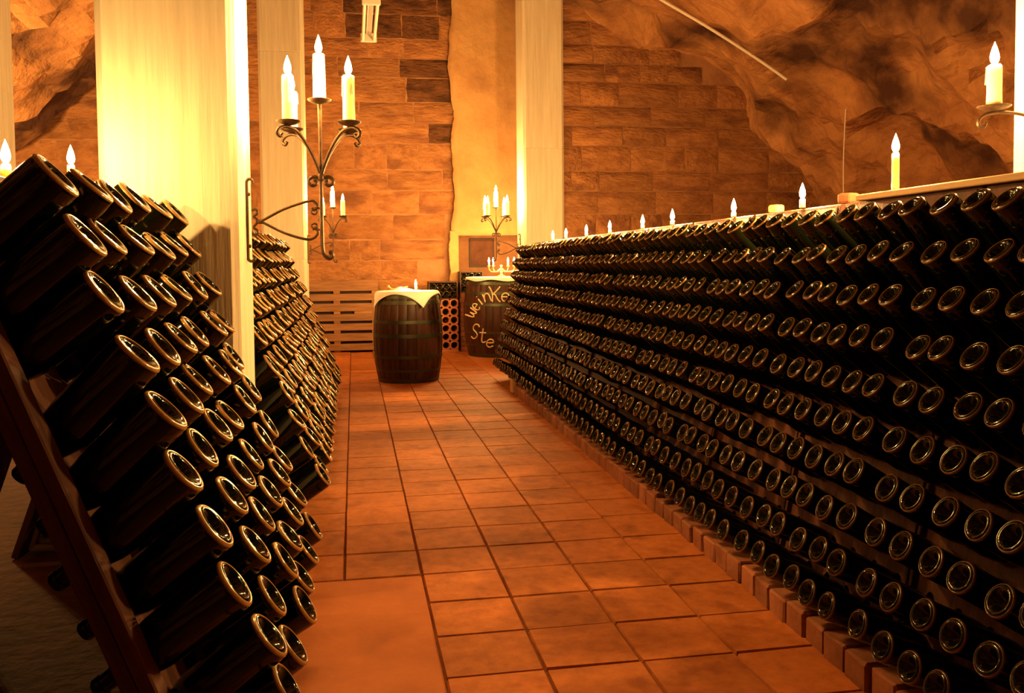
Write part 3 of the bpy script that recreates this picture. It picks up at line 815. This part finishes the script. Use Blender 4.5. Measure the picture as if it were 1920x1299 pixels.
obj('body', soft(G().lathe([(.0005, 0), (.04, 0), (.03, .02), (.05, .06), (.055, .09), (.03, .13), (.022, .15), (.034, .165), (.028, .166), (.0005, .15)], 20).me('body', M['brass']), 50), e)
for s in (-1, 1): obj('handle', soft(G().tube(smooth_path([(s * .025, 0, .15), (s * .065, 0, .14), (s * .075, 0, .10), (s * .05, 0, .07)], 5), .006, 6).me('handle', M['brass'])), e)
tag(e, 'gilt two handled vase on the lettered barrel beside the rack', 'vase')

# ------------------------------------------------------------------ things along the far wall
# slatted wooden pallet wall
PX0, PX1 = -1.05, .335; PYF = 12.90
e = empty('wooden_pallet', (0, PYF, 0))
zs = [.008, .140, .288, .424, .560, .710, .845]
gap = .019
for i in range(7):
    z0 = zs[i] + gap; z1 = (zs[i + 1] - gap) if i < 6 else 1.02
    obj('plank', bx('plank', PX0, PX1, 0, .022, z0, z1, M['palewood'], .003), e, (0, random.uniform(-.004, .004), 0))
for (xa, xb) in ((PX0, PX0 + .09), (-.285, -.195), (PX1 - .09, PX1)):
    obj('post', bx('post', xa, xb, .0235, .10, .0, 1.0, M['palewood'], .003), e)
    for zz in zs[1:]: obj('spacer', bx('spacer', xa, xb, .002, .0232, zz - gap + .001, zz + gap - .001, M['palewood'], .001), e)
obj('spacer', bx('spacer', .0, PX1 - .09, .002, .0232, zs[4] - gap + .001, zs[4] + gap - .001, M['palewood'], .001), e)
obj('back_board', bx('back_board', PX0, PX1, .105, .12, .0, 1.0, M['dark'], .003), e)
tag(e, 'tall wooden pallet of horizontal planks leaning at the far wall', 'pallet')

# terracotta wine storage block with round holes
TXL, TYF = 1.085, 12.62
e = empty('terracotta_wine_rack', (TXL, TYF, 0.0))
PT = .118
def pipe_mesh():
    g = G(); N = 16; h = PT / 2; r = .046; d = .30; outer = []; inner = []
    for q in range(N):
        a = 2 * PI * q / N + PI / N; ca, sa = math.cos(a), math.sin(a); m_ = max(abs(ca), abs(sa))
        outer.append((h * ca / m_, h * sa / m_)); inner.append((r * ca, r * sa))
    v = [(q[0], 0, q[1]) for q in outer] + [(q[0], -.004, q[1]) for q in [(a * 1.08, b * 1.08) for a, b in inner]] + [(q[0], 0, q[1]) for q in inner] + [(q[0], d, q[1]) for q in inner] + [(q[0], d, q[1]) for q in outer]
    f = [(s * N + k, s * N + (k + 1) % N, s * N + N + (k + 1) % N, s * N + N + k) for s in range(4) for k in range(N)]
    f += [(4 * N + k, 4 * N + (k + 1) % N, (k + 1) % N, k) for k in range(N)] + [tuple(3 * N + k for k in range(N))]
    return g.add(v, f).me('clay_pipe', M['terracotta'])
pm = pipe_mesh(); rowsT = 6
for c in range(3):
    for r in range(rowsT): obj('clay_pipe', pm, e, (PT * (c + .5), 0, .03 + PT * (r + .5)))
obj('plinth', bx('plinth', 0, PT * 3, .0, .30, 0, .0295, M['terracotta'], .002), e)
tag(e, 'terracotta wine storage block with round holes beside the barrels', 'wine rack')
for c in range(3):
    for r in range(rowsT):
        if r >= 4 or (c + r) % 4 == 1:
            b = obj('stored_bottle', std_me, None, (TXL + PT * (c + .5), TYF + .035, .03 + PT * (r + .5) - .008), (PI / 2, 0, 0), (.69, .69, .68))
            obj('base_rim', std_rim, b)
            tag(b, 'bottle lying in terracotta block, %s hole up, %s hole from the mid aisle barrel' % (ORD[r + 1], ORD[c + 1]), 'bottle', 'bottles in the terracotta block')
# dark wooden bottle crates
def crate(x0, x1, y, z0, z1, cols, rows, label, blab, grp):
    e = empty('bottle_crate', (x0, y, z0)); W, Hh = x1 - x0, z1 - z0; th = .014; D = .28
    for nme, a in (('bottom', (0, W, 0, D, 0, th)), ('top', (0, W, 0, D, Hh - th, Hh)), ('side', (0, th, 0, D, th, Hh - th)), ('side', (W - th, W, 0, D, th, Hh - th)), ('back', (th, W - th, D - th, D, th, Hh - th))):
        obj(nme, bx(nme, *a, M['dark'], .001), e)
    tag(e, label, 'crate')
    pw, ph = (W - 2 * th) / cols, (Hh - 2 * th) / rows
    s = min(pw, ph) / .125
    for r in range(rows):
        for c in range(cols):
            b = obj('stored_bottle', std_me, None, (x0 + th + pw * (c + .5), y + .03, z0 + th + ph * (r + .5)), (PI / 2, 0, 0), (s, s, .62))
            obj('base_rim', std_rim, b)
            tag(b, blab % (ORD[r + 1], ORD[c + 1]), 'bottle', grp)
crate(1.03, 1.435, 12.62, .7395, .985, 4, 2, 'dark wooden crate of bottles on the terracotta block', 'bottle in crate on terracotta block, %s layer up, %s from the mid aisle barrel', 'bottles in the lower crate')
# brick stack with a second crate on it
BX0, BYF = 1.475, 12.66
e = empty('brick_stack', (BX0, BYF, 0))
sb = bev(G().box(0, .225, 0, .108, 0, .066).me('brick', M['brick']), .004)
rnd = random.Random(8); zc = 0.0
for r in range(12):
    off = 0 if r % 2 else -.0
    xs = [(0, 0), (.232, 0)] if r % 2 == 0 else [(0, 1), (.116, 1), (.232, 1), (.348, 1)]
    for xx, hd in xs:
        o = obj('brick', sb, e, (xx + rnd.uniform(-.006, .006) + (.108 if hd else 0), rnd.uniform(-.008, .008), zc), (0, 0, PI / 2 + rnd.uniform(-.02, .02) if hd else rnd.uniform(-.02, .02)))
        if not hd: obj('brick', sb, e, (xx + rnd.uniform(-.006, .006), .114, zc))
    zc += .0685
tag(e, 'rough stack of loose bricks beside the lettered barrel', 'bricks')
crate(1.475, 1.80, 12.66, zc + .001, zc + .30, 3, 3, 'dark crate of bottles on the brick stack behind the lettered barrel', 'bottle in crate on brick stack, %s layer up, %s from the plaster edge', 'bottles in the upper crate')
# framed dark print in the niche
e = empty('framed_picture', (1.90, WY + .355, 1.20))
obj('panel', bx('panel', -.17, .17, -.014, -.002, .0, .40, M['print'], .002), e)
for a in ((-.19, .19, -.022, 0, .38, .41), (-.19, .19, -.022, 0, -.02, .01)): obj('frame_rail', bx('frame_rail', *a, M['dark'], .002), e)
for a in ((-.19, -.165, -.0215, 0, .0105, .3795), (.165, .19, -.0215, 0, .0105, .3795)): obj('frame_rail', bx('frame_rail', *a, M['dark'], .002), e)
tag(e, 'dark framed picture hanging in the niche behind the candelabra', 'picture')

# ------------------------------------------------------------------ lamps and conduit overhead (unlit)
e = empty('ceiling_lamp', (.17, 7.73, 3.25))
obj('housing', bx('housing', -.025, .025, -.60, .60, .045, .08, M['white'], .004), e)
for s in (-1, 1):
    obj('tube', soft(G().tube([(s * .05, -.575, 0), (s * .05, 0, 0), (s * .05, .575, 0)], .014, 12).me('tube', M['white']), 60), e)
for s in (-1, 1):
    obj('end_cap', bx('end_cap', -.072, .072, s * .59 - .014, s * .59 + .014, -.018, .06, M['white'], .006), e)
    obj('hanger', G().tube([(0, s * .35, .08), (0, s * .35, 2.35)], .003, 6).me('hanger', M['iron']), e)
tag(e, 'unlit white twin tube lamp hanging over the aisle', 'lamp')
pts = [(4.14 + (5.42 - 4.14) * t / 8, 10.75, 0) for t in range(9)]
pts = [(x, y, vault_z(x) - .24) for x, y, _ in pts]
pts[0] = (3.6, 10.75, vault_z(3.6) - .24)
tag(obj('conduit_pipe', soft(G().tube(pts, .02, 8).me('conduit_pipe', M['white']), 60)), 'thin pale conduit pipe running down the rock vault', 'pipe')

cb = smooth_path([(6.16, 10.6, 3.25), (6.14, 10.6, 3.0), (6.12, 10.6, 2.4), (6.13, 10.6, 1.6), (6.12, 10.6, .02)], 4)
tag(obj('cable', G().tube(cb, .007, 6).me('cable', M['white'])), 'thin pale cable hanging from the rock behind the long rack', 'cable')
